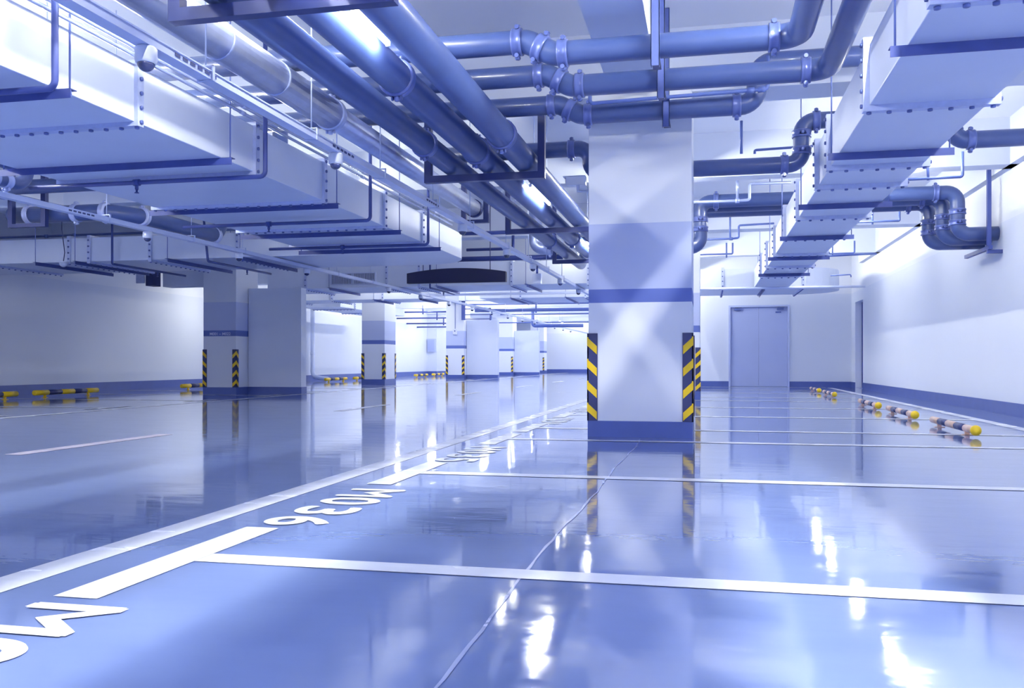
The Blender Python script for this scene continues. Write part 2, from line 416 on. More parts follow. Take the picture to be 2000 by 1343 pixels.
p3 = pillar(-10.7, -9.93, 35.8, 36.8, 'third pillar of the row left of the lane, white call box on it', 'lr')
pillar(-10.8, -9.95, 45.4, 46.4, 'fourth pillar of the row left of the lane', 'lr')
p5 = pillar(-10.8, -9.95, 54.5, 55.5, 'farthest pillar of the row left of the lane', 'r')
def partition(x0, x1, y0, y1, z, label):
    t = thing('partition_wall', label, 'partition wall', ((x0 + x1) / 2, (y0 + y1) / 2, 0))
    MB().box(x0, x1, y0, y1, 0, z).build('wall_panel', 'panel', t, bevel=.008)
    MB().box(x0, x1 + .008, y0 - .008, y1 + .008, 0, .148).build('base_skirt', 'skirt', t)
partition(-9.89, -8.63, 17.9, 18.15, 2.31, 'low partition wall joined to the M001 - M022 pillar')
partition(-9.92, -8.57, 36.2, 36.45, 2.45, 'low partition wall joined to the pillar with the call box')
partition(-9.94, -8.63, 45.8, 46.05, 2.33, 'low partition wall farthest down the lane')
for (px, y, z, lab) in ((-10.3, 35.8, 1.95, 'white call box with conduit on the third pillar'), (-10.35, 54.5, 1.95, 'white call box with conduit on the farthest pillar')):
    t = thing('call_box', lab, 'call box', (px, y, z))
    MB().box(px - .09, px + .09, y - .07, y - .005, z - .12, z + .12).build('box_body', 'plastic', t, bevel=.01)
    MB().tube([(px, y - .02, z + .12), (px, y - .02, 3.19)], .012, 8).build('conduit', 'rod', t)
    MB().lathe((px, y - .07, z + .03), (0, -1, 0), [(0, .03), (.012, .03), (.014, .02)], 12).build('speaker_grille', 'bolt', t)

# ------------------------------------------------------------------ wheel stops
def stop(name, x, y0, y1, cols, ball, label, group, r=.036, z=.085):
    t = thing(name, label, 'wheel stop', (x, (y0 + y1) / 2, 0), group)
    q = MB(); n = 5; L = (y1 - y0) / n
    for k in range(n):
        q.cur = k % 2; q.tube([(x, y0 + L * k, z), (x, y0 + L * (k + 1), z)], r, 14)
    q.build('bar', cols, t)
    for yy in (y0 + .28, y1 - .28):
        MB().box(x - .02, x + .02, yy - .015, yy + .015, 0, z - .02).box(x - .05, x + .05, yy - .03, yy + .03, 0, .006).build('leg', cols[0], t)
    if ball: MB().ball((x, y0 - .005, z), .05, 16).build('end_ball', 'yellow', t, label='yellow ball end')
    else: MB().ball((x, y0, z), r, 14, (1, .4, 1)).build('end_cap', 'yellow', t)
    return t
s0 = stop('wheel_stop', 2.42, 8.95, 10.55, ['orange', 'steel'], True, '', 'wheel stops by the wall', z=.064)
rs = [8.95, 11.42, 13.75, 18.3, 20.75]
labs = ['nearest the camera', 'second from the camera', 'third from the camera', 'nearer of the far pair', 'closest to the back wall']
for i, y in enumerate(rs):
    o = s0 if i == 0 else dup(s0, (0, y - rs[0], 0))
    o['label'] = 'pink and navy wheel stop with yellow ball end, ' + labs[i]
ls = [12.45, 14.7, 19.6, 22.1, 24.4, 28.0, 30.5, 33.0, 37.4, 40.0, 42.6, 47.0]
l0 = stop('wheel_stop', -12.62, 12.3, 14.1, ['yellow', 'rubber'], False, '', 'wheel stops by the long wall', r=.05, z=.10)
for i, y in enumerate(ls):
    o = l0 if i == 0 else dup(l0, (0, y - 12.3, 0))
    o['label'] = 'yellow and black wheel stop along the long wall opposite, %s from the camera' % (ORD[i] if i else 'closest')
l0.location.y += .15

# ------------------------------------------------------------------ ventilation ducts
def flange_y(par, x0, x1, z0, z1, y, e=.032, wd=.07):
    """bolted flange round a duct that runs along Y"""
    q = MB()
    q.box(x0 - e, x1 + e, y - wd / 2, y + wd / 2, z0 - e, z0).box(x0 - e, x1 + e, y - wd / 2, y + wd / 2, z1, z1 + e)
    q.box(x0 - e, x0, y - wd / 2, y + wd / 2, z0, z1).box(x1, x1 + e, y - wd / 2, y + wd / 2, z0, z1)
    q.cur = 1
    n = max(5, int((x1 - x0) / .125))
    for k in range(n + 1):
        xx = x0 + (x1 - x0) * k / n
        q.lathe((xx, y, z0 - e), (0, 0, -1), [(0, .017), (.014, .017), (.017, .008)], 8)
    for k in range(5):
        zz = z0 + (z1 - z0) * k / 4
        q.lathe((x1 + e, y, zz), (1, 0, 0), [(0, .016), (.014, .016), (.017, .008)], 8)
        q.lathe((x0 - e, y, zz), (-1, 0, 0), [(0, .016), (.014, .016), (.017, .008)], 8)
    return q.build('flange', ['flange', 'bolt'], par)
def flange_x(par, y0, y1, z0, z1, x, e=.035, wd=.06):
    q = MB()
    q.box(x - wd / 2, x + wd / 2, y0 - e, y1 + e, z0 - e, z0).box(x - wd / 2, x + wd / 2, y0 - e, y1 + e, z1, z1 + e)
    q.box(x - wd / 2, x + wd / 2, y0 - e, y0, z0, z1).box(x - wd / 2, x + wd / 2, y1, y1 + e, z0, z1)
    q.cur = 1
    n = max(5, int((y1 - y0) / .14))
    for k in range(n + 1):
        q.lathe((x, y0 + (y1 - y0) * k / n, z0 - e), (0, 0, -1), [(0, .017), (.014, .017), (.017, .008)], 8)
    for k in range(4):
        q.lathe((x, y0 - e, z0 + (z1 - z0) * (k + .5) / 4), (0, -1, 0), [(0, .016), (.014, .016), (.017, .008)], 8)
    return q.build('flange', ['flange', 'bolt'], par)
ZB, ZT = 2.45, 2.87
# big L-shaped duct over the lane
du = thing('air_duct', 'huge wide pale duct over the lane, turning sideways at its far end', 'air duct', (-5.1, 5, ZB))
arc = [(-4.08 - .95 + .95 * math.cos(a), 14.45 + .95 * math.sin(a)) for a in [math.pi / 2 * k / 10 for k in range(11)]]
poly = [(-4.08, -4)] + arc + [(-14.2, 15.4), (-14.2, 13.6), (-6.13, 13.6), (-6.13, -4)]
MB().prism(poly, ZB, ZT).build('duct_casing', 'duct', du, bevel=.006)
for y in (.3, 2.1, 4.0, 5.77, 7.5, 9.0, 10.85, 12.4): flange_y(du, -6.13, -4.08, ZB, ZT, y)
for x in (-7.7, -9.35, -10.55, -10.95, -12.6): flange_x(du, 13.6, 15.4, ZB, ZT, x)
# duct over the right-hand bays
dr = thing('air_duct', 'narrow pale duct along the bays, running toward the double door', 'air duct', (1.47, 9, ZB))
MB().box(1.08, 1.86, -4, 21.9, ZB, ZT).build('duct_casing', 'duct', dr, bevel=.006)
for y in (.9, 2.75, 4.62, 6.48, 8.4, 9.3, 11.25, 13.1, 15.05, 16.95, 18.8): flange_y(dr, 1.08, 1.86, ZB, ZT, y, e=.042, wd=.065)
dt = thing('air_duct', 'cross duct with rounded end above the double door', 'air duct', (1.5, 23, ZB))
poly = [(3.15 - .9 + .9 * math.cos(a), 23.1 + 1.15 * math.sin(a)) for a in [-math.pi / 2 + math.pi * k / 14 for k in range(15)]]
poly += [(-.4, 24.25), (-.4, 21.95)]
MB().prism(poly, ZB, ZT + .05).build('duct_casing', 'duct', dt)
for x in (.35, 2.2): flange_x(dt, 21.95, 24.25, ZB, ZT + .05, x)
# cross ducts over the lane farther back
dg = thing('air_duct', 'cross duct with wide slatted grille beyond the navy sign', 'air duct', (-6, 20.3, ZB))
MB().box(-10.4, -1.4, 19.75, 21.4, 2.45, 2.98).build('duct_casing', 'duct', dg)
for x in (-9.4, -7.35, -6.55, -4.35, -2.6): flange_x(dg, 19.75, 21.4, 2.45, 2.98, x)
g = MB(); gx0, gx1, gz0, gz1 = -8.75, -7.62, 2.52, 2.80
for zz in (gz0, gz1 - .02): g.box(gx0, gx1, 19.70, 19.75, zz, zz + .02)
for k in range(2): pass
for xx in (gx0, (gx0 + gx1) / 2 - .02, gx1 - .02): g.box(xx, xx + .03, 19.70, 19.75, gz0, gz1)
for k in range(34):
    xx = gx0 + .02 + (gx1 - gx0 - .04) * k / 33; g.box(xx, xx + .012, 19.715, 19.745, gz0, gz1)
gr = g.build('grille', 'tray', dg, label='white slatted air grille')
MB().box(gx0 + .01, gx1 - .01, 19.742, 19.748, gz0 + .01, gz1 - .01).build('grille_opening', 'darkgap', gr)
d4 = thing('air_duct', 'low cross duct behind the partition of the lettered pillar', 'air duct', (-10, 24.5, 2.48))
MB().box(-14.1, -7.2, 24.0, 25.4, 2.48, 2.84).build('duct_casing', 'duct', d4)
for x in (-11.9, -10.6, -9.05): flange_x(d4, 24.0, 25.4, 2.48, 2.84, x)
d5 = thing('air_duct', 'shallow wide cross duct far beyond the grille duct', 'air duct', (-4, 27.5, 2.66))
MB().box(-6.9, -1.3, 26.7, 29.3, 2.66, 2.95).build('duct_casing', 'duct', d5)
for x in (-5.6, -3.6): flange_x(d5, 26.7, 29.3, 2.66, 2.95, x)
d6 = thing('air_duct', 'pale duct along the long wall beyond the lettered pillar', 'air duct', (-13, 30, 2.4))
MB().box(-13.4, -11.9, 27.6, 34, 2.52, 2.8).build('duct_casing', 'duct', d6)
for y in (28.8, 31.3): flange_y(d6, -13.4, -11.9, 2.52, 2.8, y)

def trapeze_y(x0, x1, y, z, lab, rods=True, drop=.055, mt='bar'):
    """angle-iron hanger under a duct that runs along Y"""
    t = thing('trapeze_hanger', lab[0], 'duct hanger', ((x0 + x1) / 2, y, z), lab[1])
    MB().box(x0, x1, y - .03, y + .03, z, z + .006).box(x0, x1, y - .03, y - .024, z - drop, z).build('crossbar', mt, t)
    for x in (x0 + .03, x1 - .03):
        r_ = MB().tube([(x, y, z - .03), (x, y, ZC)], .0065, 8); r_.lathe((x, y, z - .025), (0, 0, 1), [(0, .014), (.02, .014)], 6)
        r_.build('hanger_rod', 'rod', t)
    return t
def trapeze_x(x, y0, y1, z, lab, drop=.055):
    t = thing('trapeze_hanger', lab[0], 'duct hanger', (x, (y0 + y1) / 2, z), lab[1])
    MB().box(x - .03, x + .03, y0, y1, z, z + .006).box(x + .024, x + .03, y0, y1, z - drop, z).build('crossbar', 'bar', t)
    for y in (y0 + .03, y1 - .03): MB().tube([(x, y, z - .03), (x, y, ZC)], .0065, 8).build('hanger_rod', 'rod', t)
    return t
def series(first, axis, vals, fmt):
    for i, v_ in enumerate(vals):
        dlt = V(0, 0, 0); dlt[axis] = v_ - vals[0]
        o = first if i == 0 else dup(first, dlt)
        o['label'] = fmt % ORD[i]
    return first
ys = [4.98, 6.95, 9.2, 11.25, 13.05]
series(trapeze_y(-6.32, -3.98, ys[0], ZB - .006, ('', 'angle-iron hangers under the huge duct')), 1, ys, 'angle-iron hanger under the huge wide duct over the lane, %s from the camera')
ys = [5.3, 7.9, 10.4, 13.0, 15.5, 18.4]
series(trapeze_y(.99, 1.97, ys[0], ZB - .006, ('', 'angle-iron hangers under the narrow duct')), 1, ys, 'angle-iron hanger under the narrow duct along the bays, %s from the camera')
xs = [-11.55, -10.75, -8.95, -7.6]
series(trapeze_x(xs[0], 13.45, 15.55, ZB - .006, ('', 'hangers under the cross arm of the huge duct')), 0, xs, 'angle-iron hanger under the cross arm of the huge duct, %s counted from the long wall')
xs = [-9.5, -8.75, -6.1, -4.0]
series(trapeze_x(xs[1], 19.6, 21.5, 2.444, ('', 'hangers under the grille duct')), 0, xs[1:], 'angle-iron hanger under the grille duct, %s counted from the grille')
xs = [-9.3, -7.9]
series(trapeze_x(xs[0], 23.9, 25.5, 2.474, ('', 'hangers under the low cross duct')), 0, xs, 'angle-iron hanger under the low cross duct, %s counted from the lettered pillar')
xs = [-5.9, -4.2, -2.8]
series(trapeze_x(xs[0], 26.6, 29.4, 2.654, ('', 'hangers under the shallow duct')), 0, xs, 'angle-iron hanger under the shallow far duct, %s counted from the partition side')
t = trapeze_x(1.3, 21.9, 24.3, ZB - .006, ('angle-iron hanger under the rounded duct above the double door', None))

# ------------------------------------------------------------------ pipes
def coupling_mb(p, d, r, w_=.075, lug=True):
    q = MB(); p = Vector(p); d = Vector(d).normalized()
    q.lathe(p - d * w_ / 2, d, [(0, r * 1.02), (0, r * 1.13), (w_ * .18, r * 1.17), (w_ * .3, r * 1.10), (w_ * .7, r * 1.10), (w_ * .82, r * 1.17), (w_, r * 1.13), (w_, r * 1.02)], 24)
    if lug:
        side = d.cross(V(0, 0, 1)); side = side.normalized() if side.length > .1 else V(1, 0, 0)
        up = side.cross(d).normalized()
        for s_ in (1, -1):
            for a in (up * s_,):
                c = p + a * r * 1.22
                q.lathe(c - side * .04, side, [(0, .017), (.012, .017), (.012, .011), (.068, .011), (.068, .017), (.08, .017)], 8)
                q.lathe(c - a * .03, a, [(0, .022), (.05, .020), (.055, .012)], 8)
    return q
def pipe(name, label, pts, r, m='pipe', R=None, coup=(), group=None, n=20, cm='coupling', cat='pipe', origin=None):
    t = thing(name, label, cat, origin or tuple(pts[0]), group)
    MB().tube(fillet(pts, R or r * 2.6, 8), r, n).build('pipe_run', m, t)
    for p, d in coup: coupling_mb(p, d, r).build('coupling', cm, t)
    return t
Y_, X_, Z_ = (0, 1, 0), (1, 0, 0), (0, 0, 1)
# three big blue pipes side by side along the lane, ending in downward elbows beyond the pillar
pipe('water_pipe', 'big blue pipe along the lane, highest beside the bay ceiling', [(-1.80, -4, 2.73), (-1.80, 16.95, 2.73), (-1.80, 16.95, 2.1), (-1.12, 16.95, 2.1)], .12,
     coup=[((-1.80, 7.75, 2.73), Y_), ((-1.8, 14.2, 2.73), Y_)])
pipe('water_pipe', 'big blue pipe along the lane, in the middle of three', [(-2.175, -4, 2.73), (-2.175, 18.0, 2.73), (-2.175, 18.0, 3.6)], .117,
     coup=[((-2.175, 6.05, 2.73), Y_), ((-2.175, 8.3, 2.73), Y_), ((-2.175, 14.5, 2.73), Y_)])
pipe('water_pipe', 'big blue pipe along the lane, next to the silver jacketed pipe', [(-2.57, -4, 2.72), (-2.57, 18.6, 2.72), (-2.57, 18.6, 3.6)], .108,
     coup=[((-2.57, 7.9, 2.72), Y_), ((-2.57, 14.6, 2.72), Y_)])
# jacketed pipe beside them
t = thing('jacketed_pipe', 'silver metal-jacketed pipe beside the three blue pipes', 'pipe', (-3.16, 4, 2.82))
MB().tube([(-3.16, -4, 2.82), (-3.16, 7.1, 2.82)], .129, 24).build('insulated_run', 'galv', t)
MB().tube([(-3.16, 7.1, 2.82), (-3.16, 11.9, 2.82)], .11, 24).build('bare_run', 'galv', t)
for y in (3.2, 5.3, 6.1): MB().tube([(-3.16, y, 2.82), (-3.16, y + .03, 2.82)], .133, 24).build('jacket_seam', 'galv', t)
coupling_mb((-3.16, 7.12, 2.82), Y_, .122).build('coupling', 'lightfit', t)
MB().tube([(-3.16, 11.86, 2.82), (-3.16, 11.95, 2.82)], .124, 24).build('end_ring', 'steel', t)
# cross pipes in front of the pillar, each with a jog and three couplings
def cross_pipe(label, y, jx, xe, tail, r=.086, z=2.95, jog=.105):
    a = V(-4.6, y, z + jog); b = V(jx, y, z + jog); c = V(jx + .2, y, z); e = V(xe, y, z)
    pts = [a, b, c, e] + tail
    k = (b + c) / 2
    t = pipe('water_pipe', label, pts, r, R=.14, coup=[(b - V(.07, 0, 0), X_), (k, c - b), (c + V(.07, 0, 0), X_), (e - V(.17, 0, 0), X_)])
    return t
cross_pipe('blue cross pipe with jog, highest of three in front of the pillar', 6.42, -1.30, .62, [V(.62, -4, 2.95)])
cross_pipe('blue cross pipe with jog, middle of three in front of the pillar', 7.2, -1.287, .91, [V(.91, -4, 2.95)])
cross_pipe('blue cross pipe with jog, lowest of three in front of the pillar', 8.06, -1.33, .42, [V(.42, 8.06, 3.31), V(3.68, 8.06, 3.31)])
# thin sprinkler pipe in front of the lowest cross pipe
def thin(label, pts, r=.014, m='pipe2', R=.03, head=None, name='sprinkler_pipe', group=None, tees=(), risers=()):
    t = thing(name, label, 'pipe', tuple(pts[0]), group)
    MB().tube(fillet(pts, R, 4), r, 10).build('pipe_run', m, t)
    for p, d in tees: MB().lathe(Vector(p) - Vector(d) * .03, d, [(0, r * 1.5), (.06, r * 1.5)], 10).build('tee', m, t)
    for q_ in risers: MB().tube(q_, r * .9, 10).build('riser', m, t)
    if head is not None:
        h_ = Vector(head); q = MB().tube([h_, h_ - V(0, 0, .05)], r * .8, 8); q.lathe(h_ - V(0, 0, .05), (0, 0, -1), [(0, .012), (.02, .008), (.03, .022), (.034, .022)], 10)
        q.build('sprinkler_head', 'bar', t)
    return t
thin('thin dark pipe strapped across the lowest cross pipe of the pillar', [(-1.02, 7.86, 3.25), (-1.02, 7.86, 2.99), (.50, 7.86, 3.02), (.50, 7.86, 3.3)], .017, tees=[((.36, 7.86, 3.017), X_), ((.45, 7.86, 3.019), X_)])
# pipe behind the pillar, up and over the right duct
pipe('water_pipe', 'blue pipe behind the large pillar, stepping up over the narrow duct',
     [(-3.0, 9.42, 2.97), (-1.22, 9.42, 2.97), (-1.22, 9.42, 2.70), (.93, 9.42, 2.70), (.93, 9.42, 3.13), (2.34, 9.42, 3.13), (2.34, 9.42, 2.86), (3.845, 9.42, 2.86)], .084, R=.13,
     coup=[((-1.42, 9.42, 2.97), X_), ((.76, 9.42, 2.70), X_), ((.93, 9.42, 2.83), Z_), ((.93, 9.42, 3.0), Z_), ((1.07, 9.42, 3.13), X_), ((2.34, 9.42, 2.995), Z_), ((2.5, 9.42, 2.86), X_)])
# three stacked pipes farther back
for i, (y, z, lab) in enumerate(((13.2, 3.02, 'foremost'), (13.52, 3.0, 'middle'), (13.84, 2.98, 'hindmost'))):
    xe = 3.34 - .11 * i
    cp = ([((.12, y, z), X_)] if i == 0 else []) + [((xe - .28, y, z), X_), ((xe, y, z - .27), Z_), ((xe, y, z - .42), Z_)]
    if i == 0: cp += [((-.10, y, z - .26), Z_), ((-.10, y, z - .40), Z_)]
    pipe('water_pipe', 'blue pipe crossing above the narrow duct with elbow at the wall, %s of three' % lab,
         ([(-.75, y, z - .66), (-.10, y, z - .66), (-.10, y, z)] if i == 0 else [(-1.0, y, z)]) + [(xe, y, z), (xe, y, z - .58), (3.845, y, z - .58)], .096, R=.15, coup=cp)
br = thing('pipe_bracket', 'tall dark steel bracket holding pipe elbows on the white wall', 'pipe bracket', (3.74, 13.4, 2.2))
MB().box(3.66, 3.71, 13.0, 13.05, 2.25, 3.3).build('post', 'bar', br)
MB().box(3.66, 3.71, 12.95, 14.1, 2.2, 2.25).build('crossbar', 'bar', br)
MB().box(3.66, 3.849, 13.0, 13.05, 2.15, 2.199).build('wall_arm', 'bar', br)
pipe('water_pipe', 'blue pipe along the white wall behind the narrow duct', [(2.6, -4, 2.94), (2.6, 6.5, 2.94), (3.84, 6.5, 2.94)], .085, coup=[((2.6, 6.3, 2.94), Y_)])
# pipes on the left of the huge duct
pipe('water_pipe', 'pale blue pipe turning beside the huge duct, above the long white trunking', [(-9.6, 10.75, 2.76), (-8.1, 10.75, 2.76), (-7.78, 11.1, 2.74), (-7.78, 13.2, 2.74), (-7.78, 13.2, 3.4)], .112, R=.3,
     coup=[((-9.3, 10.75, 2.76), X_), ((-8.55, 10.75, 2.76), X_), ((-8.1, 10.76, 2.76), X_), ((-7.78, 11.12, 2.74), Y_), ((-7.78, 13.0, 2.74), Y_)], cm='lightfit')
pipe('water_pipe', 'blue cross pipe passing over the huge duct near its hangers', [(-10.8, 10.2, 3.03), (-5.2, 10.2, 3.03), (-5.2, 10.2, 3.6)], .095, coup=[((-7.2, 10.2, 3.03), X_)])
pipe('water_pipe', 'short pale pipe ending beside the edge of the huge duct', [(-6.52, -4, 2.60), (-6.52, 7.55, 2.60), (-6.52, 7.55, 3.5)], .065, coup=[((-6.52, 7.3, 2.6), Y_)])
pipe('water_pipe', 'pale pipe with twin couplings beside the huge duct', [(-6.87, -4, 2.51), (-6.87, 7.9, 2.51), (-6.87, 7.9, 3.4)], .068, coup=[((-6.87, 7.45, 2.51), Y_), ((-6.87, 7.62, 2.51), Y_)], cm='lightfit')
thin('thin pale pipe with upright end above the long white trunking', [(-7.22, 4, 2.42), (-7.22, 8.0, 2.42), (-7.22, 8.0, 3.0)], .024, 'conduit')
thin('thin blue pipe running over the cross arm of the huge duct', [(-13.8, 14.4, 3.05), (-7.2, 14.4, 3.05)], .022, tees=[((-12.1, 14.4, 3.05), X_), ((-11.5, 14.4, 3.05), X_)])

pipe('water_pipe', 'pale pipe with rounded elbow beside the big pipes, past the silver pipe', [(-3.0, 15.6, ZC - .3), (-3.0, 15.6, 2.72), (-2.70, 15.6, 2.72)], .115, 'galv', R=.17, coup=[((-2.74, 15.6, 2.72), X_)], cm='lightfit')
thin('thin dark pipe crossing above the trunking past the huge duct', [(-4.7, 16.1, 3.1), (-3.0, 16.1, 3.1)], .035, 'bar')
thin('dark pipe crossing behind the navy sign, thickest', [(-5.0, 17.1, 2.74), (-2.75, 17.1, 2.74)], .05, 'bar')
thin('dark pipe crossing behind the navy sign with short riser', [(-4.7, 17.15, 2.93), (-3.75, 17.15, 2.93), (-3.75, 17.15, 3.19)], .03, 'bar')
# racks carrying the big pipes
def rack(label, x0, x1, y, z, top=3.2, w_=.07):
    t = thing('pipe_rack', label, 'pipe rack', ((x0 + x1) / 2, y, z))
    MB().box(x0, x1, y - .035, y + .035, z, z + w_).build('crossbar', 'steel', t)
    for x in (x0, x1 - .07): MB().box(x, x + .07, y - .035, y + .035, z + w_, top).build('post', 'steel', t)
    return t
rack('dark steel rack under the big pipes, nearest the camera', -2.83, -1.55, 4.3, 2.525, 3.196)
rack('dark steel rack under the big pipes, beside the cross pipes', -2.83, -1.58, 8.72, 2.525, 3.196)
rack('dark steel rack under the big pipes, just left of the large pillar', -2.83, -1.5, 12.45, 2.525, 3.196)
rack('dark steel rack under the big pipes, farthest of four', -2.83, -1.5, 16.4, 2.525, ZC - .004)
rack('dark square steel frame at the end of the silver jacketed pipe', -3.36, -2.97, 12.0, 2.63, ZC - .004, .045)
rack('small dark steel bracket under the pale turning pipe', -9.5, -8.9, 10.6, 2.56, ZC - .004, .05)
# channel hangers holding the three cross pipes
for i, (y, lab) in enumerate(((6.28, 'highest'), (7.06, 'middle'), (7.93, 'lowest'))):
    x = -.357; t = thing('channel_hanger', 'upright steel channel hanging in front of the %s cross pipe' % lab, 'pipe hanger', (x, y, 2.8), 'channel hangers of the cross pipes')
    q = MB().box(x - .03, x + .03, y - .026, y - .02, 2.76, ZC).box(x - .03, x - .025, y - .026, y + .02, 2.76, ZC).box(x + .025, x + .03, y - .026, y + .02, 2.76, ZC)
    q.build('channel', 'coupling', t)
    MB().box(x - .03, x + .03, y + .02, y + .26, 2.82, 2.845).build('foot_bar', 'steel', t)

# conduits along the top edge of the huge duct
for x, z, lab in ((-4.0, 2.89, 'lower'), (-3.985, 2.94, 'upper')):
    t = thing('conduit', 'thin shiny conduit along the top edge of the huge duct, %s of two' % lab, 'conduit', (x, 4, z), 'conduits on the huge duct')
    MB().tube([(x, -4, z), (x, 13.7, z)], .0145, 10).build('conduit_run', 'conduit', t)
    for y in (1.5, 4.3, 7.1, 9.9, 12.7): MB().tube([(x, y, z), (x, y + .08, z)], .019, 10).build('sleeve', 'conduit', t)

# sprinkler pipes looped under the huge duct
a = [(-6.42, 4.75, 2.385), (-3.93, 4.75, 2.385), (-3.93, 4.75, 3.78)]
t0 = thin('', a, .021, 'bar', R=.05, head=(-5.25, 4.75, 2.37), group='sprinkler loops under the huge duct', tees=[((-5.25, 4.75, 2.385), X_)])
ys = [4.75, 7.42, 10.0, 12.25]
series(t0, 1, ys, 'black sprinkler pipe looped under the huge duct, %s from the camera')
t = thin('black sprinkler pipe dropping past the duct arm toward the long wall', [(-10.03, 13.5, 3.19), (-10.03, 13.5, 2.385), (-10.03, 15.7, 2.385)], .02, 'bar', head=(-10.03, 14.8, 2.37))
t = thin('black sprinkler pipe dropping past the duct arm near the turning pipe', [(-8.3, 13.5, 3.3), (-8.2, 13.5, 2.385), (-8.2, 15.7, 2.385)], .02, 'bar', head=(-8.2, 14.8, 2.37))
t = thin('black sprinkler pipe crossing under the grille duct', [(-6.25, 19.62, 3.3), (-6.25, 19.62, 2.40), (-6.25, 21.6, 2.40)], .022, 'bar', head=(-6.25, 20.7, 2.39))

# thin branch pipes under the ceiling of the right-hand bays
def plane_pts(Y, l): return [at(x, y, Y=Y) for x, y in l]
thin('thin riser behind the stepping pipe, above the large pillar side', plane_pts(9.9, [(1448, 236), (1448, 300)]), .016)
thin('thin pipe bent behind the stepping pipe elbow', plane_pts(9.9, [(1474, 300), (1474, 293), (1588, 285)]), .014)
thin('thin pipe hugging the underside of the stepping pipe', plane_pts(9.62, [(1340, 334), (1442, 331), (1476, 329), (1476, 312)]), .013, tees=[(at(1442, 331, Y=9.62), X_)])
thin('pale stepped branch pipe in front of the three stacked pipes', plane_pts(12.9, [(1340, 395), (1440, 392), (1464, 390), (1464, 359), (1545, 356)]), .021, 'conduit', tees=[(at(1440, 392, Y=12.9), X_)], risers=[plane_pts(12.9, [(1440, 334), (1440, 391)])])
thin('thin stepped branch pipe behind the three stacked pipes', plane_pts(16.4, [(1355, 468), (1428, 466), (1443, 464), (1443, 440), (1512, 436)]), .018, tees=[(at(1428, 466, Y=16.4), X_)], risers=[plane_pts(16.4, [(1426, 418), (1426, 466)])])
thin('thin hooked branch pipe before the back wall', plane_pts(20.2, [(1355, 497.5), (1431, 495.5), (1431, 474)]), .02, risers=[plane_pts(20.2, [(1419, 474), (1419, 503)])])
thin('thin branch pipe hooked up beside the white wall, nearest the pipe bracket', plane_pts(10.6, [(1758, 351), (1862, 346), (1880, 345), (1880, 296)]), .016, risers=[plane_pts(10.6, [(1811, 308), (1813, 352)])])
thin('thin branch pipe hooked up under the stacked pipes by the wall', plane_pts(15.3, [(1660, 434), (1752, 431), (1757, 431), (1757, 409)]), .017, risers=[plane_pts(15.3, [(1704, 409), (1704, 438)])])
thin('long thin branch pipe crossing to the wall beyond the narrow duct', plane_pts(20.0, [(1590, 501), (1712, 495)]), .022)
thin('thin branch pipe hooked above the long thin branch pipe', plane_pts(19.8, [(1602, 496), (1663, 494), (1669, 493.5), (1669, 470)]), .017, risers=[plane_pts(19.8, [(1626, 470), (1626, 498)])])
thin('pale pipe crossing in front of the rounded duct', plane_pts(21.2, [(1368, 564), (1690, 559)]), .028, 'tray')
thin('hooked bracket pipe on the white wall near the rounded duct', plane_pts(21.0, [(1622, 538), (1662, 536), (1662, 541)]), .014)

# far pipes over the lane end
thin('long blue pipe crossing the far lane, thickest', [(-9.5, 36.0, 2.83), (-1.3, 36.0, 2.83)], .07)
thin('long thin pipe crossing the far lane, above the thick one', [(-9.2, 33.6, 2.93), (-2.4, 33.6, 2.93), (-2.4, 33.6, 3.15)], .03, R=.06)
thin('long thin pipe crossing the far lane, below the thick one', [(-8.6, 36.8, 2.70), (-1.3, 36.8, 2.70)], .026)
thin('dark pipe dropping and bending right at the far lane end', [(-7.55, 38.6, 2.95), (-7.55, 38.6, 2.28), (-5.3, 38.6, 2.28)], .075, R=.12)
thin('thin U-shaped pipe beyond the call box partition', [(-9.9, 40.5, 2.85), (-9.9, 40.5, 2.52), (-5.9, 40.5, 2.52), (-1.3, 40.5, 2.52)], .03, R=.06)
for i, (x, y) in enumerate(((-6.6, 34.4), (-4.0, 34.4), (-3.1, 35.0), (-2.3, 35))):
    thin('thin drop pipe joining the far lane pipes, %s from the partition' % ORD[i], [(x, y, 3.15), (x, y, 2.62)], .028)
for i, (x, y, z) in enumerate(((-12.6, 38.5, 2.95), (-12.4, 40, 2.75), (-12.5, 41.4, 2.56), (-12.4, 43, 2.45))):
    thin('thin dark pipe stacked in the gap before the far wall step, %s down' % ORD[i], [(-14.39 if y < 44.6 else -13.86, y, z), (-11, y, z)], .035, 'bar', risers=[[(x, y, z + .3), (x, y, z - .1)]])
t = thing('open_steel_rack', 'dark open steel frame hanging beside the call box partition', 'rack', (-9.2, 35.6, 2.45))
MB().box(-9.95, -9.80, 35.5, 35.56, 2.42, ZC).build('post', 'bar', t); MB().box(-8.75, -8.70, 35.5, 35.56, 2.4, 2.9).build('post', 'bar', t)
for z in (2.44, 2.62, 2.86): MB().box(-9.8, -8.7, 35.5, 35.54, z, z + .035).build('rail', 'bar', t)

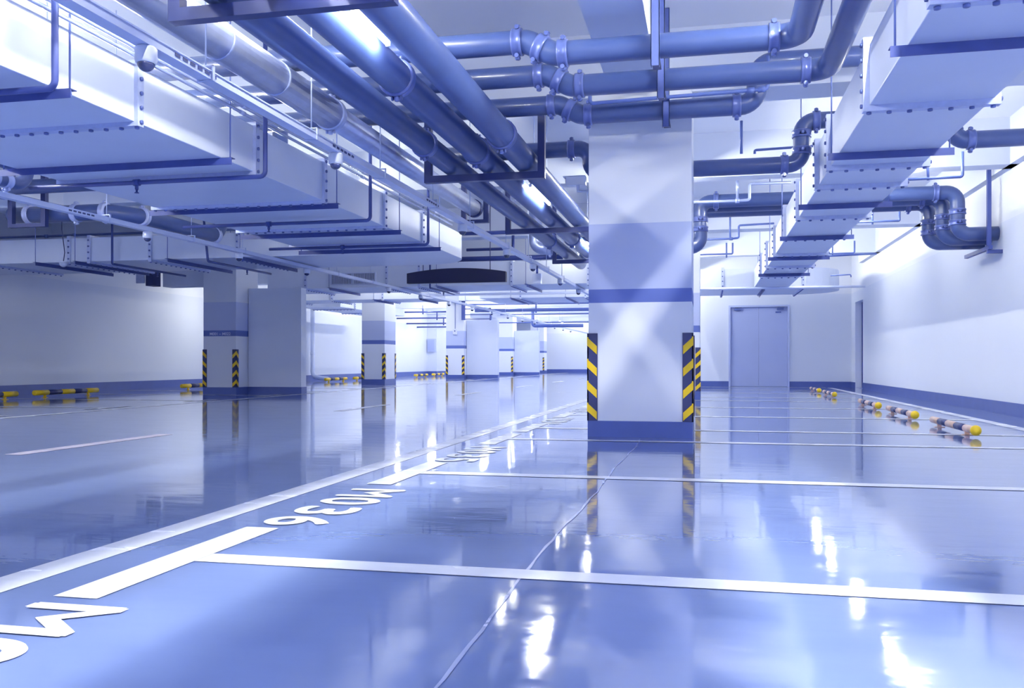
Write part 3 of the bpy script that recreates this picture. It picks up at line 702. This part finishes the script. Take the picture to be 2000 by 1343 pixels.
# ------------------------------------------------------------------ trunking with dome sensors
def clip(par, x, y, z, w_):
    q = MB(); q.box(x - w_ / 2 - .012, x - w_ / 2 - .004, y - .012, y + .012, z - .004, z + .085).box(x + w_ / 2 + .004, x + w_ / 2 + .012, y - .012, y + .012, z - .004, z + .085)
    q.box(x - w_ / 2 - .012, x + w_ / 2 + .012, y - .012, y + .012, z + .08, z + .088).box(x - w_ / 2 - .012, x + w_ / 2 + .012, y - .012, y + .012, z - .006, z - .002)
    c = q.build('clip', 'white_rod', par)
    MB().tube([(x, y, z + .088), (x, y, ZC)], .0055, 6).build('hanger_rod', 'white_rod', c)
def trunking(label, x, y0, y1, z, clips, slots=()):
    t = thing('cable_trunking', label, 'cable trunking', (x, (y0 + y1) / 2, z))
    q = MB().box(x - .042, x + .042, y0, y1, z, z + .05)
    q.box(x + .042, x + .046, y0, y1, z + .046, z + .054); q.box(x - .046, x - .042, y0, y1, z + .046, z + .054)
    q.build('channel', 'tray', t)
    for y in clips: clip(t, x, y, z, .084)
    for y in slots:
        for k in range(6): MB().box(x + .0415, x + .0445, y + .075 * k, y + .05 + .075 * k, z + .018, z + .036).build('cable_slot', 'darkgap', t)
    return t
trunking('long white trunking with dome cameras beside the big pipes', -2.93, -4, 46, 2.38, [1.5, 3.1, 4.8, 6.25, 7.7, 9.3, 10.85, 12.9, 14.6, 16.3, 18.1, 22.4], [4.42, 6.55, 8.95])
trunking('long white trunking with dome cameras beyond the huge duct', -7.06, -4, 57, 2.38, [5.8, 7.6, 9.4, 11.2, 12.6, 16.2, 18.0, 22.0, 25.6, 31, 34, 37, 40, 43], [8.7])
t = thing('cable_trunking', 'white cross trunking spanning the lane beyond the navy sign', 'cable trunking', (-4.5, 23.4, 2.5))
MB().box(-7.5, -1.3, 23.36, 23.46, 2.5, 2.56).build('channel', 'tray', t)
for x in (-6.6, -4.4, -2.4): MB().tube([(x, 23.41, 2.56), (x, 23.41, ZC)], .006, 6).build('hanger_rod', 'white_rod', t)
def dome(x, y, z, label, group):
    t = thing('dome_camera', label, 'dome camera', (x, y, z), group)
    MB().lathe((x, y, z), (0, 0, -1), [(0, .048), (.012, .058), (.07, .058), (.085, .054), (.09, .048)], 24).build('housing', 'plastic', t)
    MB().ball((x, y, z - .088), .046, 20, (1, 1, .95), -90, 0).build('dome_cover', 'dome', t)
    return t
dm = dome(-2.93, 4.22, 2.38, '', 'dome cameras beside the big pipes')
series(dm, 1, [4.22, 6.7, 10.5, 12.96, 15.0, 17.9, 20.5], 'white dome camera on the trunking beside the big pipes, %s from the camera')
dm2 = dome(-7.06, 10.2, 2.38, '', 'dome cameras beyond the huge duct')
series(dm2, 1, [10.2, 12.5, 14.87, 19.1, 21.4, 23.9, 26.4, 28.9, 31.4, 34, 36.5, 39, 41.5, 44, 46.5], 'white dome camera on the trunking beyond the huge duct, %s from the camera')
t = thing('dome_camera', 'white dome camera hanging by a cable under the duct arm', 'dome camera', (-10.75, 13.4, 2.35))
MB().lathe((-10.95, 13.44, 2.44), (0, 0, -1), [(0, .09), (.012, .09), (.03, .065)], 20).build('mount', 'plastic', t)
MB().ball((-10.95, 13.44, 2.41), .065, 18, (1, 1, 1), -90, 0).build('dome_cover', 'plastic', t)
MB().tube([(-10.95, 13.44, 2.44), (-10.94, 13.46, 2.6), (-10.98, 13.44, 3.0), (-10.98, 13.44, ZC)], .008, 6).build('cable', 'steel', t)
# bullet camera by the pillar
t = thing('bullet_camera', 'white bullet camera on the side of the large pillar', 'camera', (-1.25, 9.0, 2.45))
q = MB().box(-1.40, -1.20, 8.88, 8.98, 2.48, 2.565); q.box(-1.43, -1.20, 8.87, 8.99, 2.565, 2.573); q.build('housing', 'plastic', t, bevel=.012)
MB().box(-1.403, -1.399, 8.89, 8.97, 2.488, 2.557).build('lens', 'steel', t)
MB().tube([(-1.28, 8.93, 2.48), (-1.28, 8.93, 2.42), (-1.092, 8.93, 2.42)], .016, 10).build('arm', 'plastic', t)
# sign
t = thing('hanging_sign', 'dark navy arched sign board hanging over the lane', 'sign', (-4.78, 16.7, 2.24))
sg = []
x0, x1 = -5.80, -3.80
for k in range(25):
    f = k / 24; sg.append((x0 + (x1 - x0) * f, 2.24 + .20 + .085 * (1 - (2 * f - 1) ** 2)))
poly = [(x1, 2.24), ] + sg[::-1] + [(x0, 2.24)]
MB().prism([(a_, b_) for a_, b_ in poly][::-1], 0, 1, lambda a_, b_, z: V(a_, 16.70 + .12 * z, b_)).build('board', 'sign', t, bevel=.004)
for x in (-5.48, -4.12): MB().tube([(x, 16.76, 2.45), (x, 16.76, ZC)], .008, 8).build('hanger_rod', 'steel', t)
# junction box under the third dome
bc = at(1049, 543, X=-2.93)
t = thing('junction_box', 'small white box hanging from the trunking beside the large pillar', 'junction box', tuple(bc))
MB().box(bc.x - .08, bc.x + .08, bc.y - .04, bc.y + .04, bc.z - .1, bc.z + .08).build('box_body', 'plastic', t, bevel=.008)
MB().tube([(bc.x, bc.y, bc.z + .08), (bc.x, bc.y, 2.379)], .02, 8).build('stem', 'bolt', t)
# dark speaker by the bulkhead, downpipe and fire cabinet on the left wall
t = thing('wall_speaker', 'dark box speaker fixed under the duct arm by the long wall', 'speaker', (-11.95, 17.5, 2.35))
MB().box(-12.02, -11.84, 17.3, 17.58, 2.36, 2.68).build('speaker_box', 'steel', t)
MB().box(-12.26, -12.06, 17.3, 17.34, 2.42, 2.64).build('grille_panel', 'flange', t)
MB().box(-12.3, -11.84, 17.31, 17.34, 2.68, 2.70).build('mount_bar', 'steel', t)
pipe('down_pipe', 'white down pipe with curved foot on the long wall', [(-14.2, 30.4, 2.9), (-14.2, 30.4, .16), (-13.6, 29.9, .10), (-13.3, 29.7, .085)], .08, 'tray', R=.25, coup=[((-14.2, 30.4, 1.0), Z_)], cm='tray')
t = thing('fire_cabinet', 'pale fire hose cabinet on the far wall step', 'cabinet', (-14.1, 44.6, 1.3))
MB().box(-14.36, -13.92, 44.6, 44.699, 1.22, 1.9).build('cabinet_body', 'frame', t)
MB().box(-14.31, -13.97, 44.585, 44.6, 1.3, 1.85).build('door', 'door', t)
t = thing('alarm_bell', 'small dark rounded alarm on the wall behind the partition', 'alarm', (-14.3, 26.5, 1.9))
MB().box(-14.4, -14.3, 25.25, 25.55, 1.82, 1.98).build('alarm_body', 'steel', t, bevel=.04)

# ------------------------------------------------------------------ lamps: tube battens seen or inferred, and unseen ones added to brighten the garage
def lamp(x, y, z, label, group, L=1.2, up=.03, m='tube'):
    t = thing('tube_light', label, 'tube light', (x, y, z), group)
    MB().box(x - .022, x + .022, y - L / 2 - .02, y + L / 2 + .02, z + up, z + up + .035).build('housing', 'plastic', t)
    MB().tube([(x, y - L / 2, z), (x, y + L / 2, z)], .017, 10).build('tube', m, t)
    for yy in (y - L / 2 - .012, y + L / 2 + .012): MB().box(x - .014, x + .014, yy - .008, yy + .008, z - .018, z + up).build('end_holder', 'plastic', t)
    if z + up + .035 < ZC - .05:
        for yy in (y - L * .35, y + L * .35): MB().tube([(x, yy, z + up + .035), (x, yy, ZC)], .005, 6).build('hanger_rod', 'white_rod', t)
    return t
ys = [-3.5, .6, 4.75, 10.65, 15.4]
series(lamp(-1.987, ys[0], 2.725, '', 'tube lights between the big pipes'), 1, ys, 'lit tube light in the gap between the big blue pipes, %s along')
ys = [-3.2, -.9, 1.9, 5.3, 7.3, 10.6, 12.3, 15.2, 18.5, 20.6]
series(lamp(2.36, ys[0], 3.13, '', 'tube lights above the narrow duct', m='tube_mid'), 1, ys, 'tube light hung above the narrow duct, %s along it')
ys = [-4.5 + 2.75 * k for k in range(7)]
series(lamp(-5.1, ys[0], 3.2, '', 'tube lights above the huge duct', m='tube_mid'), 1, ys, 'tube light hung above the huge duct, %s along it')
ys = [-3.0, 1.0, 5.5, 7.5, 28.2, 32.2, 33.9, 37.2, 38.8, 41.5, 43.2, 47, 51]
series(lamp(-12.3, ys[0], 3.5, '', 'tube lights above the bays by the long wall'), 1, ys, 'tube light above the bays by the long wall, %s along')
ys = [23.2, 24.8, 28.2, 29.7, 32.2, 34, 37, 38.7, 41.5, 43.3, 46, 47.8, 50.4, 52.3, 55, 56.8]
ys = [23.2, 24.8, 28.2, 29.7, 32.2, 34, 37.2, 38.8, 41.5, 43.2, 46.2, 47.8, 50.4, 52.2, 55.2, 56.8]
for x, lab in ((-8.6, 'partition'), (-3.2, 'large pillar')):
    series(lamp(x, ys[0], 3.5, '', 'added tube lights above the far lane', m='tube'), 1, ys, 'added tube light above the far lane on the ' + lab + ' side, %s along')  # rows added out of sight between the beams to brighten the far lane
ys = [3.4, 5.4, 13.9, 18.9]
series(lamp(-3.12, ys[0], 3.13, '', 'tube lights above the jacketed pipe', 1.5, m='tube_soft'), 1, ys, 'tube light above the silver jacketed pipe, %s along it')
lamp(-13.0, 22.9, 2.45, 'tube light close to the long wall, hidden by the lettered pillar', None, m='tube_mid')
lamp(2.62, 4.2 - .4, 3.13, 'added tube light beside the wall pipe near the camera', None, m='tube_mid')  # unseen lamp added to throw light on the pillar front
lamp(1.9, 23.1, 3.13, 'added tube light above the rounded cross duct', None)  # added out of sight to brighten the back wall and its ceiling
ys = [10.6, 12.0, 14.2, 15.6, 18.7, 20.9, 23.0, 24.6]
series(lamp(-.62, ys[0], 3.13, '', 'added tube lights behind the large pillar'), 1, ys, 'added tube light under the long beam behind the large pillar, %s along')  # row added behind the pillar to light the right wall and duct side
ys = [1.0, 2.5, 5.2]
for x, lab in ((1.15, 'twin pipes by the narrow duct'), (-2.55, 'gap of the big pipes')):
    t = lamp(x, ys[0], 3.45, '', 'tube lights near the ceiling before the pillar', m='tube_spot' if x > 0 else 'tube_bright')
    q = MB()
    for s_ in (1, -1):
        q.prism([(x, 3.545), (x + s_ * .10, 3.45), (x + s_ * .104, 3.453), (x, 3.55)][::s_], ys[0] - .62, ys[0] + .62, lambda a_, b_, z_: V(a_, z_, b_))
    q.build('added_reflector', 'plastic', t)  # shield added to block the upward light of these tubes
    series(t, 1, ys, 'tube light near the ceiling over the ' + lab + ', %s along')
ys = [-2.0, 2.0, 5.0, 7.6]
series(lamp(-8.4, ys[0], 3.13, '', 'added tube lights beyond the huge duct', m='tube_bright'), 1, ys, 'added tube light beyond the huge duct on the long wall side, %s along')  # added outside the view to lift the left pipes and duct underside
ys = [-4.6, -1.6, 1.4, 3.3]
series(lamp(2.9, ys[0], 3.3, '', 'added tube lights over the bays near the camera'), 1, ys, 'added tube light over the bays beside the camera, %s along')  # extra lamps added beyond the frame for more downward light
ys = [-4.6, -2.4]
series(lamp(.25, ys[0], 3.42, '', 'added tube lights before the large pillar', m='tube_mid'), 1, ys, 'added tube light over the bay before the large pillar, %s along')  # unseen lamps added behind the camera to fill the near bay
ys = [-4.5, -1.5, 1.5]
series(lamp(-3.5, ys[0], 3.3, '', 'added tube lights over the near lane', m='tube_soft'), 1, ys, 'added tube light over the near end of the lane, %s along')  # added above the frame as extra light for the near lane
lamp(-6.85, 42, 2.58, 'bright tube light beside the trunking at the far lane end', None)
